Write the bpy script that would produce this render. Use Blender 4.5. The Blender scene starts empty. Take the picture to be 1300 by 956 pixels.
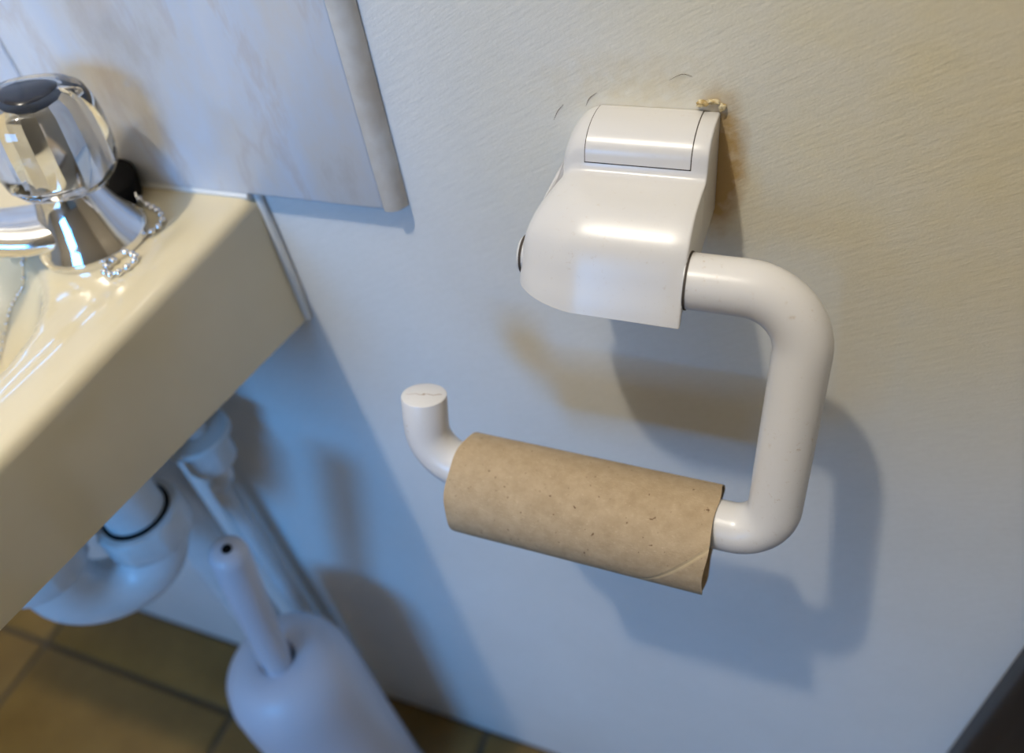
import bpy, bmesh, math, random
from mathutils import Vector, Matrix
random.seed(4)
scene = bpy.context.scene
col = scene.collection

# ------------------------------------------------------------------ camera
# wall with the holder is the plane y = 0, +x right, +z up, camera about 26 cm from it looking down
RIGHT = Vector((0.93169862, 0.34106007, -0.12496282))
DOWN = Vector((0.15462512, -0.68370857, -0.71318557))
FWD = Vector((-0.32867727, 0.64515162, -0.68974679))
CAM = Vector((0, -0.264, 0))
cd = bpy.data.cameras.new('camera')
cam = bpy.data.objects.new('camera', cd)
col.objects.link(cam)
m = Matrix.Identity(4)
for i in range(3):
    m[i][0], m[i][1], m[i][2], m[i][3] = RIGHT[i], -DOWN[i], -FWD[i], CAM[i]
cam.matrix_world = m
cd.sensor_width = 36; cd.sensor_fit = 'HORIZONTAL'
cd.lens = 999.05 / 1300 * 36
cd.shift_y = -45 / 1300
cd.clip_start = 0.01
cd.dof.use_dof = True
cd.dof.focus_distance = 0.285
cd.dof.aperture_fstop = 6.0
scene.camera = cam

# ------------------------------------------------------------------ light
w = bpy.data.worlds.new('world'); scene.world = w; w.use_nodes = True
w.node_tree.nodes['Background'].inputs[0].default_value = (0.25, 0.5, 1, 1)
w.node_tree.nodes['Background'].inputs[1].default_value = 0.6
LAMP = Vector((-0.37, -0.64, 1.22))
ld = bpy.data.lights.new('ceiling_lamp_light', 'POINT')
ld.energy = 46.5; ld.color = (1.0, 0.935, 0.80); ld.shadow_soft_size = 0.028
lo = bpy.data.objects.new('ceiling_lamp_light', ld); lo.location = LAMP; col.objects.link(lo)
WIN_C = Vector((-0.28, -1.45, 0.15)); WIN_W, WIN_H = 0.50, 0.46
ad = bpy.data.lights.new('window_daylight', 'AREA'); ad.shape = 'RECTANGLE'
ad.size = WIN_W; ad.size_y = WIN_H; ad.energy = 15; ad.color = (0.08, 0.41, 1.0)
ao = bpy.data.objects.new('window_daylight', ad); ao.location = WIN_C + Vector((0, 0.005, 0))
ao.rotation_euler = (math.radians(90), 0, math.radians(0)); col.objects.link(ao)
vs = scene.view_settings
vs.view_transform = 'Standard'; vs.look = 'None'; vs.gamma = 1; vs.use_curve_mapping = False
vs.exposure = -0.06

# ------------------------------------------------------------------ materials
def mat(name, color=(.8, .8, .8), rough=.5, metal=0, **kw):
    mt = bpy.data.materials.new(name); mt.use_nodes = True
    b = mt.node_tree.nodes['Principled BSDF']
    b.inputs['Base Color'].default_value = (*color, 1)
    b.inputs['Roughness'].default_value = rough
    b.inputs['Metallic'].default_value = metal
    for k, v in kw.items():
        b.inputs[k.replace('_', ' ')].default_value = v
    return mt
class NT:
    def __init__(s, mt):
        s.t = mt.node_tree; s.b = s.t.nodes['Principled BSDF']
    def n(s, typ, **props):
        nd = s.t.nodes.new(typ)
        for k, v in props.items(): setattr(nd, k, v)
        return nd
    def l(s, a, b): s.t.links.new(a, b)
    def coords(s, scale=(1, 1, 1), rot=(0, 0, 0), loc=(0, 0, 0)):
        tc = s.n('ShaderNodeTexCoord'); mp = s.n('ShaderNodeMapping')
        mp.inputs['Scale'].default_value = scale; mp.inputs['Rotation'].default_value = rot
        mp.inputs['Location'].default_value = loc
        s.l(tc.outputs['Object'], mp.inputs['Vector']); return mp.outputs[0]
    def noise(s, vec, scale, detail=3, rough=.5):
        nd = s.n('ShaderNodeTexNoise'); nd.inputs['Scale'].default_value = scale
        nd.inputs['Detail'].default_value = detail; nd.inputs['Roughness'].default_value = rough
        s.l(vec, nd.inputs['Vector']); return nd.outputs['Fac']
    def ramp(s, fac, stops):
        nd = s.n('ShaderNodeValToRGB'); e = nd.color_ramp.elements
        while len(e) < len(stops): e.new(.5)
        for k, (p, c) in enumerate(stops):
            e[k].position = p; e[k].color = (*c, 1) if len(c) == 3 else c
        s.l(fac, nd.inputs[0]); return nd.outputs[0]
    def mix(s, fac, a, b, blend='MIX'):
        nd = s.n('ShaderNodeMix', data_type='RGBA', blend_type=blend)
        for sock, v in ((nd.inputs[0], fac), (nd.inputs[6], a), (nd.inputs[7], b)):
            if hasattr(v, 'is_linked'): s.l(v, sock)
            else: sock.default_value = v if isinstance(v, (int, float)) else (*v, 1)
        return nd.outputs[2]
    def math(s, op, a, b=0):
        nd = s.n('ShaderNodeMath', operation=op)
        for sock, v in ((nd.inputs[0], a), (nd.inputs[1], b)):
            if hasattr(v, 'is_linked'): s.l(v, sock)
            else: sock.default_value = v
        return nd.outputs[0]
    def bump(s, h, strength=.2, dist=.001):
        nd = s.n('ShaderNodeBump'); nd.inputs['Strength'].default_value = strength
        nd.inputs['Distance'].default_value = dist
        s.l(h, nd.inputs['Height']); s.l(nd.outputs[0], s.b.inputs['Normal'])
    def base(s, c): s.l(c, s.b.inputs['Base Color'])

def blob(nt, centre, radius):
    """1 in the middle of an ellipsoid spot on the surface, 0 outside"""
    v = nt.coords(scale=tuple(1 / r for r in radius), loc=tuple(-c / r for c, r in zip(centre, radius)))
    g = nt.n('ShaderNodeTexGradient', gradient_type='SPHERICAL'); nt.l(v, g.inputs[0])
    return g.outputs['Fac']

# painted plaster wall, brush marks, yellow patches and glue stains
M_wall = mat('wall_paint', rough=.62)
nt = NT(M_wall)
v = nt.coords(scale=(1, 1, 1), rot=(0, math.radians(29), 0))
v2 = nt.n('ShaderNodeMapping'); v2.inputs['Scale'].default_value = (75, 1, 480); nt.l(v, v2.inputs[0])
brush = nt.noise(v2.outputs[0], 1.0, 4, .6)
fine = nt.noise(nt.coords(), 900, 2)
c = nt.ramp(nt.noise(nt.coords(), 9, 5, .6), [(.3, (.80, .795, .775)), (.7, (.85, .845, .83))])
yel = nt.math('MULTIPLY', blob(nt, (.035, 0, -.13), (.21, 9, .22)),
              nt.ramp(nt.noise(nt.coords(scale=(1, 1, 1.4)), 13, 5, .65), [(.25, (.25,)*3), (.75, (1,)*3)]))
c = nt.mix(nt.math('MULTIPLY', yel, 1.15), c, (.87, .78, .53))  # yellow tint: stained paint plus the warm cast of blocked daylight, painted in
dirt = nt.ramp(nt.noise(nt.coords(), 140, 6, .75), [(.66, (0,)*3), (.76, (1,)*3)])
c = nt.mix(nt.math('MULTIPLY', dirt, .18), c, (.35, .30, .22))
g1 = nt.math('MULTIPLY', blob(nt, (-.036, 0, -.168), (.0145, 9, .040)),
             nt.ramp(nt.noise(nt.coords(), 120, 4), [(.35, (.5,)*3), (.6, (1,)*3)]))
c = nt.mix(nt.ramp(g1, [(.08, (0,)*3), (.45, (.85,)*3)]), c, (.50, .30, .08))
g2 = nt.math('MULTIPLY', blob(nt, (-.065, 0, -.138), (.050, 9, .020)),
             nt.ramp(nt.noise(nt.coords(), 160, 4), [(.35, (.3,)*3), (.65, (1,)*3)]))
c = nt.mix(nt.ramp(g2, [(.05, (0,)*3), (.8, (.40,)*3)]), c, (.70, .56, .30))
c = nt.mix(1.0, c, nt.ramp(brush, [(.25, (.965, .965, .96)), (.6, (1, 1, 1))]), 'MULTIPLY')
c = nt.mix(1.0, c, nt.ramp(nt.noise(nt.coords(), 330, 4, .7), [(.3, (.97, .97, .965)), (.6, (1, 1, 1))]), 'MULTIPLY')
nt.base(c)
nt.bump(nt.math('ADD', brush, nt.math('MULTIPLY', fine, .35)), .3, .0008)

M_plainwall = mat('room_wall_paint', (.30, .26, .20), .8)
M_ceil = mat('ceiling_paint', (.45, .43, .40), .9)

# white plastic
def plastic(name, color, rough, grime=.25, bumps=.05):
    mt = mat(name, color, rough, 0, Coat_Weight=.2, Coat_Roughness=.2)
    nt = NT(mt)
    d = nt.ramp(nt.noise(nt.coords(), 420, 5, .7), [(.60, (0,)*3), (.74, (1,)*3)])
    big = nt.ramp(nt.noise(nt.coords(), 38, 3), [(.40, (0,)*3), (.7, (1,)*3)])
    c = nt.mix(nt.math('MULTIPLY', nt.math('MULTIPLY', d, big), grime), color, (.42, .30, .18))
    nt.base(c)
    nt.bump(nt.noise(nt.coords(), 260, 3), bumps, .0004)
    return mt
M_plastic = plastic('white_plastic', (.69, .68, .685), .30, .40)
M_arm = plastic('white_plastic_arm', (.73, .72, .73), .31, .95)
M_scratch = mat('scratch_brown', (.25, .18, .10), .9)
M_seam = mat('seam_dirt', (.07, .055, .045), .8)
M_white = mat('pipe_plastic', (.74, .76, .78), .35)
nt = NT(M_white)
nt.base(nt.ramp(nt.noise(nt.coords(), 30, 4), [(.3, (.66, .67, .66)), (.7, (.78, .79, .80))]))
M_dark = mat('rubber_black', (.008, .007, .006), .75, Specular_IOR_Level=.15)
nt = NT(M_dark); nt.bump(nt.noise(nt.coords(), 500, 2), .1, .0004)
M_chrome = mat('chrome', (.80, .80, .81), .07, 1)
nt = NT(M_chrome)
nt.l(nt.ramp(nt.noise(nt.coords(), 160, 4), [(.4, (.05,)*3), (.8, (.16,)*3)]), nt.b.inputs['Roughness'])
M_glass = mat('clear_acrylic', (.97, .97, .95), .03, 0, IOR=1.47, Transmission_Weight=1.0)
M_card = mat('cardboard', rough=.9)
nt = NT(M_card)
v = nt.coords()
c = nt.ramp(nt.noise(v, 160, 6, .7), [(.3, (.40, .295, .18)), (.7, (.51, .39, .255))])
fib = nt.noise(nt.coords(scale=(.5, 1, 1)), 1400, 3, .7)
c = nt.mix(nt.ramp(fib, [(.6, (0,)*3), (.78, (.55,)*3)]), c, (.72, .58, .42))
spk = nt.noise(v, 480, 2)
c = nt.mix(nt.ramp(spk, [(.70, (0,)*3), (.74, (.9,)*3)]), c, (.16, .09, .045))
uv = nt.n('ShaderNodeUVMap'); sp = nt.n('ShaderNodeSeparateXYZ'); nt.l(uv.outputs[0], sp.inputs[0])
h = nt.math('FRACT', nt.math('ADD', nt.math('MULTIPLY', sp.outputs[1], .80), nt.math('ADD', 3.0, sp.outputs[0])))
h = nt.math('ABSOLUTE', nt.math('SUBTRACT', h, .17))
seam = nt.ramp(h, [(.0, (1,)*3), (.012, (0,)*3)])
c = nt.mix(nt.math('MULTIPLY', seam, .55), c, (.62, .50, .30))
nt.base(c)
nt.bump(nt.math('ADD', fib, nt.math('MULTIPLY', seam, 1.5)), .35, .0006)
M_basin = mat('cream_ceramic', (.80, .68, .46), .16, 0, Coat_Weight=.5, Coat_Roughness=.06)
nt = NT(M_basin)
nt.base(nt.ramp(nt.noise(nt.coords(), 14, 4), [(.3, (.72, .62, .41)), (.7, (.77, .67, .46))]))
M_seal = mat('sealant_white', (.80, .80, .78), .45)
nt = NT(M_seal); nt.bump(nt.noise(nt.coords(), 200, 3), .3, .001)
M_tile = mat('marble_tile', rough=.14)
nt = NT(M_tile)
v = nt.coords(rot=(0, math.radians(20), 0), scale=(1.7, 1, .8))
wv = nt.noise(v, 9, 7, .62)
c = nt.ramp(wv, [(.30, (.60, .53, .47)), (.42, (.72, .69, .67)), (.55, (.68, .72, .80)), (.68, (.76, .76, .78)), (.8, (.66, .55, .48))])
vein = nt.math('ABSOLUTE', nt.math('SUBTRACT', nt.noise(nt.coords(rot=(0, .5, 0), scale=(2.2, 1, .7), loc=(3, 1, 2)), 8, 6, .6), .5))
c = nt.mix(nt.ramp(vein, [(0, (.5,)*3), (.035, (0,)*3)]), c, (.62, .55, .52))
nt.base(c)
M_trim = mat('tile_trim_plastic', (.66, .63, .59), .4)
nt = NT(M_trim); nt.base(nt.ramp(nt.noise(nt.coords(), 60, 4), [(.4, (.58, .53, .47)), (.65, (.69, .67, .64))]))
M_grout = mat('grout', (.50, .48, .45), .9)
M_floor = mat('brown_floor_tile', rough=.45)
nt = NT(M_floor)
nt.base(nt.ramp(nt.noise(nt.coords(), 16, 6, .65), [(.3, (.17, .095, .018)), (.7, (.23, .135, .03))]))
M_fgrout = mat('floor_grout', (.10, .075, .045), .95)
M_darkwood = mat('dark_wood', (.018, .016, .018), .5)
nt = NT(M_darkwood)
nt.base(nt.ramp(nt.noise(nt.coords(scale=(30, 30, 2)), 3, 4), [(.3, (.012, .011, .013)), (.7, (.03, .026, .026))]))
M_flake = mat('old_filler', (.62, .50, .28), .9)
nt = NT(M_flake); nt.base(nt.ramp(nt.noise(nt.coords(), 400, 3), [(.4, (.45, .32, .13)), (.6, (.74, .66, .46))]))
M_brushpl = mat('lilac_white_plastic', (.70, .70, .76), .4)
nt = NT(M_brushpl); nt.bump(nt.noise(nt.coords(), 150, 2), .05, .0005)
M_bristle = mat('bristle', (.75, .75, .75), .7)
M_pane = mat('window_glass', (.9, .95, 1), .02, 0, Transmission_Weight=1.0, IOR=1.1)

# ------------------------------------------------------------------ mesh helpers
def link(name, me, mt, parent=None, smooth=True, angle=40):
    if smooth:
        for p in me.polygons: p.use_smooth = True
        me.set_sharp_from_angle(angle=math.radians(angle))
    o = bpy.data.objects.new(name, me); col.objects.link(o)
    if mt: me.materials.append(mt)
    if parent: o.parent = parent
    return o
def bm_obj(name, bm, mt, parent=None, smooth=True, angle=40):
    bmesh.ops.recalc_face_normals(bm, faces=bm.faces[:])
    me = bpy.data.meshes.new(name); bm.to_mesh(me); bm.free()
    return link(name, me, mt, parent, smooth, angle)
def thing(name, label, cat, loc, group=None):
    o = bpy.data.objects.new(name, None); col.objects.link(o); o.location = loc
    o.empty_display_size = .02
    o['label'] = label; o['category'] = cat
    if group: o['group'] = group
    return o
def tag(o, label, cat):
    o['label'] = label; o['category'] = cat; return o
def struct(o, label=None):
    o['kind'] = 'structure'
    if label: o['label'] = label
    return o
def under(o, parent):
    """parent while keeping world placement (parents are unrotated empties)"""
    o.parent = parent
    o.matrix_parent_inverse = Matrix.Translation(-parent.location)
    return o
def box(bm, a, b, bevel=0, seg=2):
    g = bmesh.ops.create_cube(bm, size=1)['verts']
    for vtx in g:
        vtx.co = Vector([(a[i] + b[i]) / 2 + vtx.co[i] * (b[i] - a[i]) for i in range(3)])
    if bevel:
        es = {e for vtx in g for e in vtx.link_edges}
        bmesh.ops.bevel(bm, geom=list(es), offset=bevel, segments=seg, profile=.5, affect='EDGES')
def box_obj(name, a, b, mt, parent=None, bevel=0):
    bm = bmesh.new(); box(bm, a, b, bevel); return bm_obj(name, bm, mt, parent, bevel > 0, 50)
def frame_of(t, prev=None):
    t = t.normalized()
    ref = prev if prev is not None else (Vector((0, 0, 1)) if abs(t.z) < .9 else Vector((0, 1, 0)))
    n = (ref - t * ref.dot(t))
    if n.length < 1e-6: n = t.orthogonal()
    n.normalize(); return n, t.cross(n)
def sweep(bm, pts, rad, seg=24, cap=True, flat=1.0, up=None):
    pts = [Vector(p) for p in pts]; n = len(pts)
    if not hasattr(rad, '__len__'): rad = [rad] * n
    rings = []; prev = up
    for i, p in enumerate(pts):
        t = (pts[min(i + 1, n - 1)] - pts[max(i - 1, 0)])
        u, vv = frame_of(t, prev)
        prev = u
        rx, ry = rad[i] if hasattr(rad[i], '__len__') else (rad[i], rad[i])
        rings.append([bm.verts.new(p + u * (ry * math.sin(2 * math.pi * k / seg)) + vv * (rx * math.cos(2 * math.pi * k / seg))) for k in range(seg)])
    for a, b in zip(rings, rings[1:]):
        for k in range(seg):
            bm.faces.new((a[k], a[(k + 1) % seg], b[(k + 1) % seg], b[k]))
    if cap:
        bm.faces.new(rings[0][::-1]); bm.faces.new(rings[-1])
    return rings
def lathe(bm, prof, centre=(0, 0, 0), axis=(0, 0, 1), seg=40, wob=None):
    """prof: list of (radius, height); closed with centre points when radius is 0"""
    c = Vector(centre); ax = Vector(axis).normalized(); u, vv = frame_of(ax)
    rings = []
    for r, hgt in prof:
        if r <= 1e-7: rings.append([bm.verts.new(c + ax * hgt)])
        else:
            ring = []
            for k in range(seg):
                a = 2 * math.pi * k / seg
                rr = r * (wob(a, hgt) if wob else 1)
                ring.append(bm.verts.new(c + ax * hgt + u * (rr * math.cos(a)) + vv * (rr * math.sin(a))))
            rings.append(ring)
    for a, b in zip(rings, rings[1:]):
        if len(a) == 1 and len(b) == 1: continue
        for k in range(seg):
            k2 = (k + 1) % seg
            if len(a) == 1: bm.faces.new((a[0], b[k2], b[k]))
            elif len(b) == 1: bm.faces.new((a[k], a[k2], b[0]))
            else: bm.faces.new((a[k], a[k2], b[k2], b[k]))
def fillet(pts, radii, n=12):
    """polyline with rounded corners"""
    pts = [Vector(p) for p in pts]; out = [pts[0]]
    for i in range(1, len(pts) - 1):
        p, a, b = pts[i], (pts[i - 1] - pts[i]).normalized(), (pts[i + 1] - pts[i]).normalized()
        ang = a.angle(b); r = radii[i - 1]; d = r / math.tan(ang / 2)
        cen = p + (a + b).normalized() * (r / math.sin(ang / 2))
        s, e = p + a * d - cen, p + b * d - cen
        for k in range(n + 1):
            th = s.angle(e) * k / n
            q = s.normalized() * math.cos(th) + (e - s * (e.dot(s) / s.length_squared)).normalized() * math.sin(th)
            out.append(cen + q * r)
    out.append(pts[-1])
    res = [out[0]]
    for a, b in zip(out, out[1:]):
        L = (b - a).length
        k = max(1, int(L / .012))
        for j in range(1, k + 1): res.append(a.lerp(b, j / k))
    return res
def catmull(pts, n=8):
    pts = [Vector(p) for p in pts]; P = [pts[0] * 2 - pts[1]] + pts + [pts[-1] * 2 - pts[-2]]; out = []
    for i in range(1, len(P) - 2):
        for k in range(n):
            t = k / n
            out.append(.5 * ((2 * P[i]) + (P[i + 1] - P[i - 1]) * t + (2 * P[i - 1] - 5 * P[i] + 4 * P[i + 1] - P[i + 2]) * t * t
                             + (3 * P[i] - P[i - 1] - 3 * P[i + 1] + P[i + 2]) * t ** 3))
    out.append(pts[-1]); return out

# ------------------------------------------------------------------ the room
FZ = -0.92; CZ = 1.40; XL, XR, YF = -1.15, 0.62, -1.46
wall_back = struct(box_obj('wall_back', (XL - .1, 0, FZ - .05), (XR + .1, .1, CZ + .05), M_wall))
struct(box_obj('wall_left', (XL - .1, YF - .1, FZ - .05), (XL, 0, CZ + .05), M_plainwall))
struct(box_obj('wall_right', (XR, YF - .1, FZ - .05), (XR + .1, 0, CZ + .05), M_plainwall))
struct(box_obj('ceiling', (XL, YF, CZ), (XR, 0, CZ + .05), M_ceil))
struct(box_obj('daylight_blocker', (-.205, -.80, -.14), (XR, -.64, CZ), M_plainwall))  # unseen block added to keep window daylight off the upper right wall
wx0, wx1, wz0, wz1 = WIN_C.x - WIN_W / 2, WIN_C.x + WIN_W / 2, WIN_C.z - WIN_H / 2, WIN_C.z + WIN_H / 2
bm = bmesh.new()
box(bm, (XL, YF - .1, FZ), (wx0, YF, CZ)); box(bm, (wx1, YF - .1, FZ), (XR, YF, CZ))
box(bm, (wx0, YF - .1, FZ), (wx1, YF, wz0)); box(bm, (wx0, YF - .1, wz1), (wx1, YF, CZ))
struct(bm_obj('wall_front', bm, M_plainwall, smooth=False))
win = struct(box_obj('window_1', (wx0, YF - .06, wz0), (wx1, YF - .055, wz1), M_pane))
for a, b in (((wx0, YF - .07, wz0), (wx0 + .02, YF - .03, wz1)), ((wx1 - .02, YF - .07, wz0), (wx1, YF - .03, wz1)),
             ((wx0 + .02, YF - .07, wz0), (wx1 - .02, YF - .03, wz0 + .02)), ((wx0 + .02, YF - .07, wz1 - .02), (wx1 - .02, YF - .03, wz1))):
    box_obj('window_frame', a, b, M_ceil, win, .002)
floor = struct(box_obj('floor', (XL, YF, FZ - .05), (XR, 0, FZ - .004), M_fgrout))
FT = .30
ys = [0.0, -.077] + [-.077 - FT * k for k in range(1, 6)]
xs = [-.85 + FT * k for k in range(-1, 6)]
for i in range(len(xs) - 1):
    for j in range(len(ys) - 1):
        x0, x1 = max(xs[i], XL) + .0035, min(xs[i + 1], XR) - .0035
        y1, y0 = ys[j] - .0035, max(ys[j + 1], YF) + .0035
        box_obj('tile', (x0, y0, FZ - .006), (x1, y1, FZ), M_floor, floor, .002)
# dark door frame at the right end of the wall
tr = box_obj('trim_1', (.147, -.016, FZ), (.226, 0, CZ), M_darkwood, bevel=.003)
struct(tr, 'dark door frame at the bottom right end of the wall')

# splashback tiles above the basin, each a part of the wall, with the plastic edging strip
TB, TX = -.2008, -.1842
TW, TH, TT = .1880, .25, .0075
for i in range(4):
    for j in range(3):
        x1 = TX - i * (TW + .002); x0 = x1 - TW
        z0 = TB + j * (TH + .002)
        box_obj('tile', (x0, -TT, z0), (x1, -.0002, z0 + TH), M_tile, wall_back, .0012)
box_obj('tile_grout', (TX - 4 * TW - .006, -TT + .0012, TB + .001), (TX - .001, -.0001, TB + 3 * TH + .003), M_grout, wall_back)
bm = bmesh.new()                         # quarter-round edging strip
sec = [(TX + .0003, -.0002)] + [(TX + .0003, -TT - .0006)] + \
      [(TX + .0022 + .0068 * math.sin(a), -TT + .0062 - .0068 * math.cos(a)) for a in [math.radians(10 * k) for k in range(0, 10)]] + [(TX + .009, -.0002)]
lo_, hi_ = [bm.verts.new((x, y, TB - .0004)) for x, y in sec], [bm.verts.new((x, y, TB + 3 * TH + .004)) for x, y in sec]
for k in range(len(sec)):
    k2 = (k + 1) % len(sec); bm.faces.new((lo_[k], lo_[k2], hi_[k2], hi_[k]))
bm.faces.new(lo_[::-1]); bm.faces.new(hi_)
te = bm_obj('tile_edging', bm, M_trim, wall_back, angle=30); te['label'] = 'quarter-round plastic edging strip'

# torn filler and scratches around the holder's backplate
def lump(name, c, size, seed, mt):
    rnd = random.Random(seed); bm = bmesh.new()
    bmesh.ops.create_icosphere(bm, subdivisions=2, radius=1)
    for vtx in bm.verts:
        k = 1 + rnd.uniform(-.3, .3)
        vtx.co = Vector((c[0] + vtx.co.x * size[0] * k, min(c[1] + vtx.co.y * size[1] * k, -.0001), c[2] + vtx.co.z * size[2] * k))
    return bm_obj(name, bm, mt, wall_back, smooth=False)
for k, (c, s) in enumerate((((-.0425, -.001, -.1422), (.0022, .0012, .0012)), ((-.0385, -.001, -.1413), (.0024, .0010, .0009)),
                            ((-.0352, -.001, -.1432), (.0012, .0012, .0015)))):
    lump('filler_flake', c, s, k + 1, M_flake)
def scratch(pts, r):
    bm = bmesh.new(); pp = catmull([(x, -.0002, z) for x, z in pts], 4)
    n = len(pp); sweep(bm, pp, [r * (.25 + math.sin(math.pi * (i + .3) / (n + .3))) for i in range(n)], 6)
    bm_obj('scratch', bm, M_scratch, wall_back)
scratch([(-.0545, -.1343), (-.050, -.1318), (-.0462, -.1325)], .00007)
scratch([(-.0860, -.1462), (-.0845, -.1430), (-.0815, -.1405)], .00009)
scratch([(-.0995, -.1530), (-.0975, -.1490), (-.0950, -.1462)], .00008)

# ------------------------------------------------------------------ toilet roll holder
HX0, HX1 = -.0985, -.0357            # left, right end of the housing
PIV = Vector((0, -.0550, -.1790))    # pivot line of the arm
holder = thing('toilet_roll_holder', 'white plastic toilet roll holder with swinging bent arm, fixed to the wall', 'roll holder', (-.067, -.0005, -.18))
ctrl = [(-.0003, -.1455), (-.0060, -.1447), (-.0125, -.1449), (-.0185, -.1468), (-.0224, -.1506), (-.0240, -.1562),
        (-.0262, -.1585), (-.0310, -.1584), (-.0380, -.1584), (-.0450, -.1592), (-.0510, -.1622), (-.0562, -.1665), (-.0602, -.1725), (-.0635, -.1790), (-.0668, -.1850), (-.0688, -.1892)]
prof = [(p.x, p.y) for p in catmull([(y, z, 0) for y, z in ctrl], 5)]
def hood_section(x, extra=0):
    u = x - HX0; pts = []
    for y, z in prof:
        k = max(0, min(1, (-y - .024) / .022)); k = k * k * (3 - 2 * k)
        R = .0135 + .0125 * k; e = 2.0 - .3 * k; i = extra
        if u < R: i += .0145 * (1 - (max(0, 1 - (1 - u / R) ** e)) ** (1 / e))
        pts.append((y * (1 - i / .070), -.187 + (z + .187) * (1 - i / .044)))
    fy = pts[-1][0] / prof[-1][0]
    ly, lz = pts[-1]
    return pts + [(ly + .0018, lz + .0003), (ly + .0030, lz + .0030), (-.030 * fy, -.1868), (-.0003, -.1868)]
bm = bmesh.new()
stations = [(HX0 + .026 * (k / 22) ** 1.9, 0) for k in range(23)] + [(HX0 + .026 + (HX1 - .001 - HX0 - .026) * k / 6, 0) for k in range(1, 7)] + \
           [(HX1 - .0005, .00012), (HX1 - .00015, .00035), (HX1, .0008)]
def narrow(y): return .872 + .128 * max(0, min(1, (-y - .020) / .030))     # the part against the wall is narrower
rings = [[bm.verts.new((HX1 + (x - HX1) * narrow(y), y, z)) for y, z in hood_section(x, e)] for x, e in stations]
for a, b in zip(rings, rings[1:]):
    n = len(a)
    for k in range(n): bm.faces.new((a[k], a[(k + 1) % n], b[(k + 1) % n], b[k]))
bm.faces.new(rings[0]); bm.faces.new(rings[-1][::-1])
bmesh.ops.triangulate(bm, faces=[f for f in bm.faces if len(f.verts) > 4])
under(bm_obj('housing', bm, M_plastic, angle=48), holder)
# screw cover over the rounded back part, with the dirty gap around it
CX0, CX1 = -.0800, -.0418
bp = prof[:26]
def strip(name, x0, x1, pts, lift, mt, parent):
    bm = bmesh.new(); out = []
    for k, (y, z) in enumerate(pts):
        a = Vector(pts[max(k - 1, 0)]); b = Vector(pts[min(k + 1, len(pts) - 1)]); t = (b - a).normalized()
        nrm = Vector((t.y, -t.x)) if t.y < 0 or t.x < 0 else Vector((-t.y, t.x))
        nrm = Vector((t.y, -t.x))
        if nrm.dot(Vector((y, z)) - Vector((0, -.165))) < 0: nrm = -nrm
        q = Vector((y, z)) + nrm * lift; q2 = Vector((y, z)) - nrm * .0008
        out.append([bm.verts.new((x, p.x, p.y)) for x, p in ((x0, q), (x1, q), (x1, q2), (x0, q2))])
    for a, b in zip(out, out[1:]):
        for k in range(4): bm.faces.new((a[k], a[(k + 1) % 4], b[(k + 1) % 4], b[k]))
    bm.faces.new(out[0]); bm.faces.new(out[-1][::-1])
    return under(bm_obj(name, bm, mt, angle=50), parent)
cover_pts = [p for p in bp if p[1] > -.1558]
gap_end = bp[len(cover_pts)]
strip('gap', CX0 - .00035, CX1 + .00035, cover_pts + [(cover_pts[-1][0] - .00015, cover_pts[-1][1] - .00042)], .00010, M_seam, holder)
strip('screw_cover', CX0, CX1, cover_pts, .00028, M_plastic, holder)
# pivot button on the left end
bm = bmesh.new()
lathe(bm, [(0, .0016), (.0060, .0016), (.0068, .0012), (.0072, .0004), (.0072, -.006), (0, -.006)], (HX0 + .0001, -.0470, -.1830), (-1, 0, 0), 36)
under(bm_obj('pivot_button', bm, M_plastic), holder)
bm = bmesh.new()
lathe(bm, [(.0070, -.0005), (.0076, -.0005), (.0076, .0003), (.0070, .0003)], (HX0 + .0001, -.0470, -.1830), (-1, 0, 0), 36)
under(bm_obj('gap', bm, M_seam), holder)
# arm: one bent rod, the loop swung out a little from the wall
PHI = math.radians(17)
T = Vector((0, -math.sin(PHI), -math.cos(PHI)))
AR = .0099
def loop(x, t): return PIV + Vector((x, 0, 0)) + T * t
path = fillet([loop(HX1 - .0006, 0), loop(.0046, 0), loop(.0046, .1020), loop(-.1425, .1020), loop(-.1425, .0690)], [.0215, .0150, .0185], 14)
bm = bmesh.new()
rads = [AR] * len(path)
rings = sweep(bm, path, rads, 36, cap=False, up=Vector((0, -math.cos(PHI), math.sin(PHI))))
# slightly rounded end
e0, tdir = path[-1], (path[-1] - path[-2]).normalized()
last = rings[-1]
for rr, hh in ((AR - .0002, .0005), (AR - .0007, .0008)):
    ring = [bm.verts.new(e0 + (vtx.co - e0).normalized() * rr + tdir * hh) for vtx in rings[-1]]
    for k in range(36): bm.faces.new((last[k], last[(k + 1) % 36], ring[(k + 1) % 36], ring[k]))
    last = ring
bm.faces.new(last); bm.faces.new(rings[0][::-1])
arm = under(bm_obj('arm', bm, M_arm, angle=35), holder)
# moulding line with a dot across the end face
bm = bmesh.new(); ec = e0 + tdir * .0008; d1 = Vector((.93, 0, 0)) + Vector((0, .25, -.1)); d1 = (d1 - tdir * d1.dot(tdir)).normalized(); d2 = tdir.cross(d1)
pts = [ec + d1 * (AR * .78 * s) + d2 * (.0005 * math.sin(9 * s)) for s in [-1 + k / 6 for k in range(13)]]
sweep(bm, pts, [.00022 * (.4 + abs(math.sin(3.1 * i))) for i in range(13)], 6)
lathe(bm, [(0, .0002), (.0006, .0002), (.0006, -.0002), (0, -.0002)], ec, tdir, 12)
ml = under(bm_obj('mould_line', bm, mat('mould_mark', (.40, .31, .26), .8)), holder)
# dark joint where the arm leaves the housing
bm = bmesh.new()
lathe(bm, [(.0060, -.0002), (.0103, -.0002), (.0103, .0006), (.0060, .0006)], (HX1, PIV.y, PIV.z), (1, 0, 0), 40)
under(bm_obj('arm_socket', bm, M_seam), holder)

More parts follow.
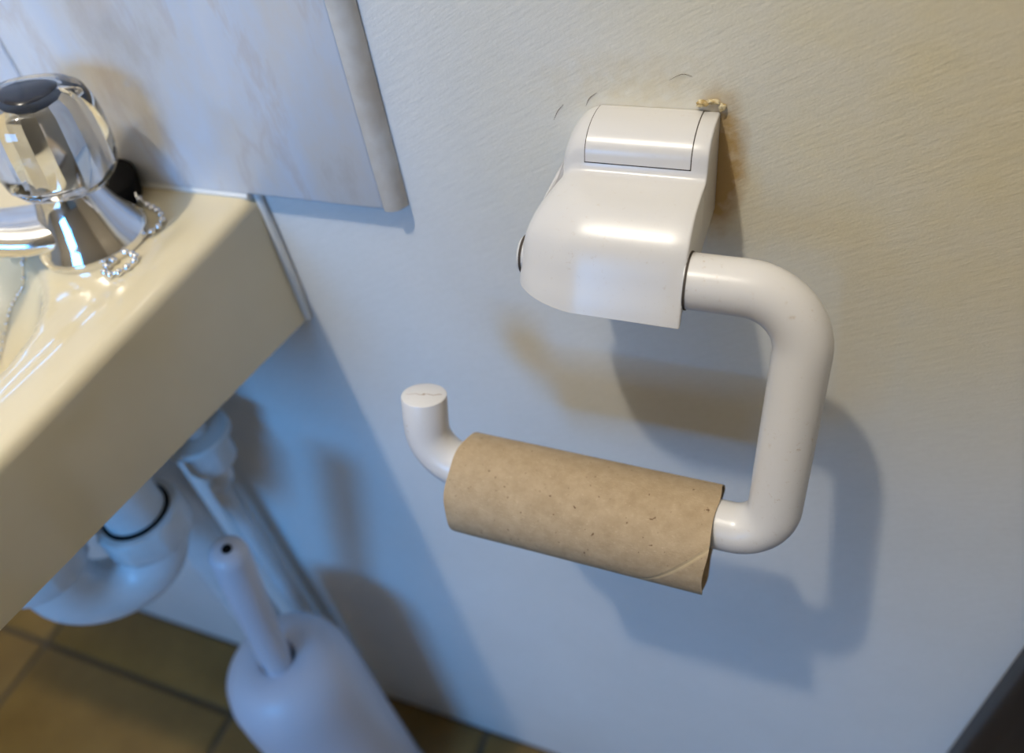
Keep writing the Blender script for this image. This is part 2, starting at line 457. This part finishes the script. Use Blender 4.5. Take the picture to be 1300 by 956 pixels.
# ------------------------------------------------------------------ cardboard tube hanging on the arm
bar = loop(0, .1020)
R0, R1 = .0225, .0219
tc = Vector((0, bar.y, bar.z - (R1 - AR) + .0004))
X0, X1 = -.1264, -.0165
me = bpy.data.meshes.new('cardboard_tube'); vv_, ff, uvs = [], [], []
NS, NL = 64, 28
def wob(a, s):
    r = 1 + .004 * math.sin(2 * a + 1 + 2 * s) + .003 * math.sin(5 * s + a)
    end = max(0, 1 - s * 14)
    r += .005 * end * math.sin(3 * a + .5)
    end2 = max(0, (s - .93) * 14)
    r += .010 * end2 * math.sin(2 * a + 2.0)
    return r
for R in (R0, R1):
    for i in range(NL + 1):
        s = i / NL
        for k in range(NS):
            a = 2 * math.pi * k / NS
            r = R * wob(a, s) if R == R0 else (R0 * wob(a, s) - (R0 - R1))
            xe = 0
            if i == 0: xe = .0007 * math.sin(2 * a + .6) + .0003 * math.sin(7 * a)
            if i == NL: xe = .0006 * math.sin(a + 1) + .0004 * math.sin(6 * a)
            vv_.append((X0 + (X1 - X0) * s + xe, tc.y + r * math.cos(a), tc.z + r * math.sin(a)))
def vid(l, i, k): return l * (NL + 1) * NS + i * NS + k % NS
for l in (0, 1):
    for i in range(NL):
        for k in range(NS):
            q = [vid(l, i, k), vid(l, i, k + 1), vid(l, i + 1, k + 1), vid(l, i + 1, k)]
            u = [(k / NS, i / NL), ((k + 1) / NS, i / NL), ((k + 1) / NS, (i + 1) / NL), (k / NS, (i + 1) / NL)]
            if l == 0: q.reverse(); u.reverse()
            ff.append(q); uvs += u
for i, flip in ((0, 0), (NL, 1)):
    for k in range(NS):
        q = [vid(0, i, k), vid(0, i, k + 1), vid(1, i, k + 1), vid(1, i, k)]
        if flip: q.reverse()
        ff.append(q); uvs += [(.2, .5)] * 4
me.from_pydata(vv_, [], ff)
ul = me.uv_layers.new(name='UVMap')
for k, q in enumerate(uvs): ul.data[k].uv = q
tag(link('cardboard_tube', me, M_card, angle=50), 'empty brown cardboard toilet roll tube hanging on the holder arm', 'cardboard tube')

# ------------------------------------------------------------------ basin
BT = -.2040
BX0, BX1, BY0, BY1 = -.690, -.2615, -.285, -.0012
basin = thing('wash_basin', 'cream ceramic wash basin fixed to the wall below the tiles', 'basin', (-.47, -.1, -.29))
def skirt(y): return -.2895 + .141 * (-y)
BC = (-.478, -.161); BA = (.176, .106)
def smooth(t): t = max(0, min(1, t)); return t * t * (3 - 2 * t)
def topz(x, y):
    e = min(x - BX0, BX1 - x, y - BY0)
    z = BT
    r = .0065
    if e < r: z -= r - math.sqrt(max(0, r * r - (r - e) ** 2))
    z -= .0035 * smooth((e - .016) / .020) * smooth((-y - .01) / .03)
    s = (abs((x - BC[0]) / BA[0]) ** 3 + abs((y - BC[1]) / BA[1]) ** 3) ** (1 / 3)
    if s < 1.02:
        k = max(0, 1.02 - s) / 1.02
        z -= .090 * (1 - (1 - min(1, k * 1.35)) ** 2.6) ** 1.25 * smooth(k / .07)
    return z
def spaced(a, b, n, ends=(1, 1)):
    edge = [0, .0006, .002, .0045, .0075, .011]
    mid0 = a + (.011 if ends[0] else 0); mid1 = b - (.011 if ends[1] else 0)
    res = ([a + e for e in edge[:-1]] if ends[0] else []) + [mid0 + (mid1 - mid0) * k / n for k in range(n + 1)]
    if ends[1]: res += [b - e for e in edge[:-1][::-1]]
    return res
gx = spaced(BX0, BX1, 84); gy = spaced(BY0, BY1, 64, (1, 0))
bm = bmesh.new()
top = [[bm.verts.new((x, y, topz(x, y))) for y in gy] for x in gx]
bot = [[bm.verts.new((x, y, min(skirt(y), topz(x, y) - .012))) for y in gy] for x in gx]
nx, ny = len(gx), len(gy)
for i in range(nx - 1):
    for j in range(ny - 1):
        bm.faces.new((top[i][j], top[i + 1][j], top[i + 1][j + 1], top[i][j + 1]))
        bm.faces.new((bot[i][j], bot[i][j + 1], bot[i + 1][j + 1], bot[i + 1][j]))
for i in range(nx - 1):
    for j in (0, ny - 1): bm.faces.new((top[i][j], top[i + 1][j], bot[i + 1][j], bot[i][j]))
for j in range(ny - 1):
    for i in (0, nx - 1): bm.faces.new((top[i][j], top[i][j + 1], bot[i][j + 1], bot[i][j]))
under(bm_obj('bowl', bm, M_basin, angle=50), basin)
bm = bmesh.new()
sweep(bm, [(x, -.0035, BT + .0012) for x in (BX0, -.5, -.4, BX1 - .001)], [(.0042, .0030)] * 4, 10)
sb = under(bm_obj('sealant_bead', bm, M_seal), basin)
bm = bmesh.new()
sweep(bm, [(BX1 + .001, -.0022, BT + .001), (BX1 + .0016, -.0022, -.235), (BX1 + .0016, -.002, -.262), (BX1 + .001, -.0022, -.2885)], [.0020, .0024, .0026, .002], 10)
under(bm_obj('sealant_bead', bm, M_seal), basin)

# ------------------------------------------------------------------ tap
DECK = BT - .0012
TP = Vector((-.3265, -.0490, DECK))
tap = thing('pillar_tap', 'chrome pillar tap with a clear acrylic knob and dark cap on the basin', 'tap', TP)
bm = bmesh.new()
lathe(bm, [(0, -.002), (.0260, -.002), (.0265, .001), (.0260, .003), (.0228, .008), (.0186, .017), (.0160, .025), (.0148, .031), (.0150, .036), (.0130, .038), (0, .038)], TP, (0, 0, 1), 48)
under(bm_obj('tap_body', bm, M_chrome, angle=50), tap)
SD = Vector((-.80, -.60, 0)).normalized()
bm = bmesh.new()
sp_pts = catmull([TP + Vector((0, 0, .0105)), TP + SD * .025 + Vector((0, 0, .0125)), TP + SD * .055 + Vector((0, 0, .019)), TP + SD * .085 + Vector((0, 0, .022)), TP + SD * .105 + Vector((0, 0, .017)), TP + SD * .112 + Vector((0, 0, .006))], 6)
n = len(sp_pts)
sweep(bm, sp_pts, [(.0165 + .0030 * math.sin(min(1, i / n * 3.2) * math.pi) - .0045 * min(1, i / n * 1.6), .0100 - .0015 * i / n) for i in range(n)], 28, up=Vector((0, 0, 1)))
under(bm_obj('spout', bm, M_chrome, angle=60), tap)
KA = Vector((.10, .04, 1)).normalized()
KB = TP + Vector((.0020, .002, .0320))
knob_root = KB
bm = bmesh.new()
wobf = lambda a, hgt: 1 + .022 * math.cos(4 * a + .6)
lathe(bm, [(0, .0), (.0120, 0), (.0215, .0012), (.0248, .006), (.0262, .014), (.0262, .025), (.0250, .034), (.0225, .0405), (.0190, .0430), (.0135, .0436), (0, .0436)], KB, KA, 64, wobf)
knob = under(bm_obj('knob', bm, M_glass, angle=50), tap); knob['label'] = 'clear acrylic knob'
bm = bmesh.new()
lathe(bm, [(0, .001), (.0120, .001), (.0132, .004), (.0136, .020), (.0136, .034), (.0125, .0370), (0, .0370)], KB, KA, 14)
kc = under(bm_obj('knob_core', bm, M_chrome, angle=24), tap)
bm = bmesh.new()
lathe(bm, [(0, .0448), (.0095, .0448), (.0118, .0438), (.0122, .0430), (0, .0420)], KB, KA, 40, lambda a, hgt: 1 + .07 * math.cos(3 * a + 1.2))
kcap = under(bm_obj('knob_cap', bm, mat('dark_cap', (.012, .013, .02), .25)), tap); kcap['label'] = 'dark indicator cap'

# ------------------------------------------------------------------ plug on a ball chain
plug = thing('basin_plug', 'black rubber plug with a beaded chain lying behind the tap', 'plug', (-.3345, -.0155, DECK))
bm = bmesh.new()
lathe(bm, [(0, 0), (.0120, 0), (.0130, .002), (.0142, .011), (.0142, .0135), (.0125, .0150), (0, .0155)], (-.3350, -.0200, DECK + .0030), Vector((.15, -.15, .97)), 40)
under(bm_obj('stopper', bm, M_dark), plug)
beads = [(-.3240, -.0200), (-.3130, -.0225), (-.3035, -.0262), (-.2985, -.0320), (-.3000, -.0400), (-.3050, -.0450), (-.3065, -.0520), (-.3010, -.0560),
         (-.2945, -.0570), (-.2905, -.0620), (-.2925, -.0690), (-.2985, -.0720), (-.3030, -.0685), (-.3030, -.0620), (-.3060, -.0570), (-.3090, -.0545)]
line = catmull([(x, y, 0) for x, y in beads], 12)
def string(line, step, r, zf, name):
    bm = bmesh.new(); acc = 0; prev = line[0]; centres = [prev.copy()]
    for p in line[1:]:
        acc += (p - prev).length; prev = p
        if acc >= step: centres.append(p.copy()); acc = 0
    cc = [Vector((q.x, q.y, zf(q))) for q in centres]
    for q in cc:
        g = bmesh.ops.create_icosphere(bm, subdivisions=2, radius=r)['verts']
        for vtx in g: vtx.co += q
    sweep(bm, cc, r * .3, 6)
    return bm_obj(name, bm, M_chrome, angle=60)
ch = under(string(line, .0042, .0018, lambda q: topz(q.x, q.y) + .0019 + (.0120 * max(0, 1 - abs(q.x + .3240) / .006)), 'chain'), plug)
line2 = catmull([(-.3420, -.0100, 0), (-.3580, -.0150, 0), (-.3660, -.0300, 0), (-.3640, -.0480, 0), (-.3575, -.0610, 0), (-.3570, -.0680, 0), (-.3620, -.0740, 0), (-.3720, -.0755, 0), (-.3850, -.0800, 0), (-.40, -.095, 0)], 14)
under(string(line2, .0030, .0012, lambda q: topz(q.x, q.y) + .0014, 'chain'), plug)

# ------------------------------------------------------------------ pipes below the basin
trap = thing('waste_trap', 'white plastic waste trap with a curved bend under the basin', 'waste trap', (-.40, -.10, -.47))
LA = Vector((-.368, -.098)); LB = Vector((-.402, -.146))
def nut(bm, c, r, hgt, ax=(0, 0, 1)):
    lathe(bm, [(r * .8, 0), (r * .97, .0005), (r, .002), (r, hgt - .002), (r * .97, hgt - .0005), (r * .8, hgt)], c, ax, 40, lambda a, q: 1 + .03 * (1 if math.cos(16 * a) > 0 else -1) * (1 if .001 < q < hgt - .001 else 0))
bm = bmesh.new(); mid = (LA + LB) / 2; hw = (LA - LB).length / 2; dirn = (LA - LB).normalized()
ub = [Vector((LB.x, LB.y, -.36)), Vector((LB.x, LB.y, -.385))] + \
     [Vector((mid.x - dirn.x * hw * math.cos(a), mid.y - dirn.y * hw * math.cos(a), -.412 - hw * 1.05 * math.sin(a))) for a in [math.pi * k / 18 for k in range(19)]] + [Vector((LA.x, LA.y, -.405))]
sweep(bm, ub, .0205, 32)
under(bm_obj('bend', bm, M_white), trap)
bm = bmesh.new(); lathe(bm, [(.0155, 0), (.0185, 0), (.0185, .075), (.0155, .075)], (LA.x, LA.y, -.395), (0, 0, 1), 36)
under(bm_obj('tailpiece', bm, M_white), trap)
for c in ((LA.x, LA.y, -.414), (LB.x, LB.y, -.395)):
    bm = bmesh.new(); nut(bm, c, .0265, .024); under(bm_obj('compression_nut', bm, M_white), trap)
bm = bmesh.new(); lathe(bm, [(.0186, 0), (.0212, 0), (.0212, .0022), (.0186, .0022)], (LA.x, LA.y, -.3905), (0, 0, 1), 36)
rg = under(bm_obj('washer', bm, M_dark), trap); rg['label'] = 'dark rubber washer ring'
bm = bmesh.new()
dp = fillet([(LA.x, LA.y, -.345), (LA.x, LA.y, -.315), (-.425, -.046, -.315), (-.425, -.046, FZ + .001)], [.018, .018], 8)
sweep(bm, dp, .0185, 32)
under(bm_obj('outlet_pipe', bm, M_white), trap)

supply = thing('supply_pipe', 'white supply pipe with a ribbed plastic nut beside the waste trap', 'pipe', (-.36, -.03, FZ))
SX, SY = -.358, -.040
bm = bmesh.new(); sweep(bm, fillet([(SX, SY, -.285), (SX, SY, -.425), (SX - .040, SY + .018, -.475), (SX - .040, SY + .018, FZ + .001)], [.02, .02], 8), .0078, 24)
under(bm_obj('pipe', bm, M_white), supply)
bm = bmesh.new(); nut(bm, (SX, SY, -.408), .0165, .026); under(bm_obj('back_nut', bm, M_white), supply)
bm = bmesh.new(); lathe(bm, [(.008, 0), (.021, 0), (.0225, .0015), (.0225, .004), (.021, .0055), (.008, .0055)], (SX, SY, -.382), (0, 0, 1), 36)
under(bm_obj('flange', bm, M_white), supply)

# ------------------------------------------------------------------ toilet brush in its tall pot
PX, PY, PZ = -.334, -.099, -.576
pot = thing('toilet_brush_pot', 'white plastic toilet brush pot with a domed top, below the basin', 'brush pot', (PX, PY, FZ))
bm = bmesh.new(); hgt = PZ - FZ
lathe(bm, [(0, .0), (.056, 0), (.058, .003), (.056, .02), (.0515, hgt - .06), (.0505, hgt - .035), (.0470, hgt - .019), (.0400, hgt - .008), (.031, hgt - .002), (.018, hgt + .0015), (.0145, hgt), (.0135, hgt - .006), (.0135, hgt - .05), (0, hgt - .05)], (PX, PY, FZ), (0, 0, 1), 56)
under(bm_obj('pot', bm, M_brushpl, angle=50), pot)
brush = thing('toilet_brush', 'pale plastic toilet brush handle sticking up out of its pot', 'toilet brush', (PX, PY, PZ - .03))
hb = Vector((PX - .006, PY - .004, PZ - .045)); ht = Vector((-.290, -.106, -.386))
bm = bmesh.new()
ax = (ht - hb); L = ax.length
lathe(bm, [(0, 0), (.0080, 0), (.0095, .03), (.0115, .07), (.0118, L * .7), (.0118, L - .008), (.0105, L - .003), (.0065, L - .0005), (.0032, L), (.0028, L - .004), (0, L - .005)], hb, ax, 32)
under(bm_obj('handle', bm, M_brushpl, angle=50), brush)
bm = bmesh.new(); lathe(bm, [(0, .0003), (.0030, .0003), (.0030, -.0045), (0, -.0045)], ht, ax, 16)
under(bm_obj('hanging_hole', bm, M_dark), brush)
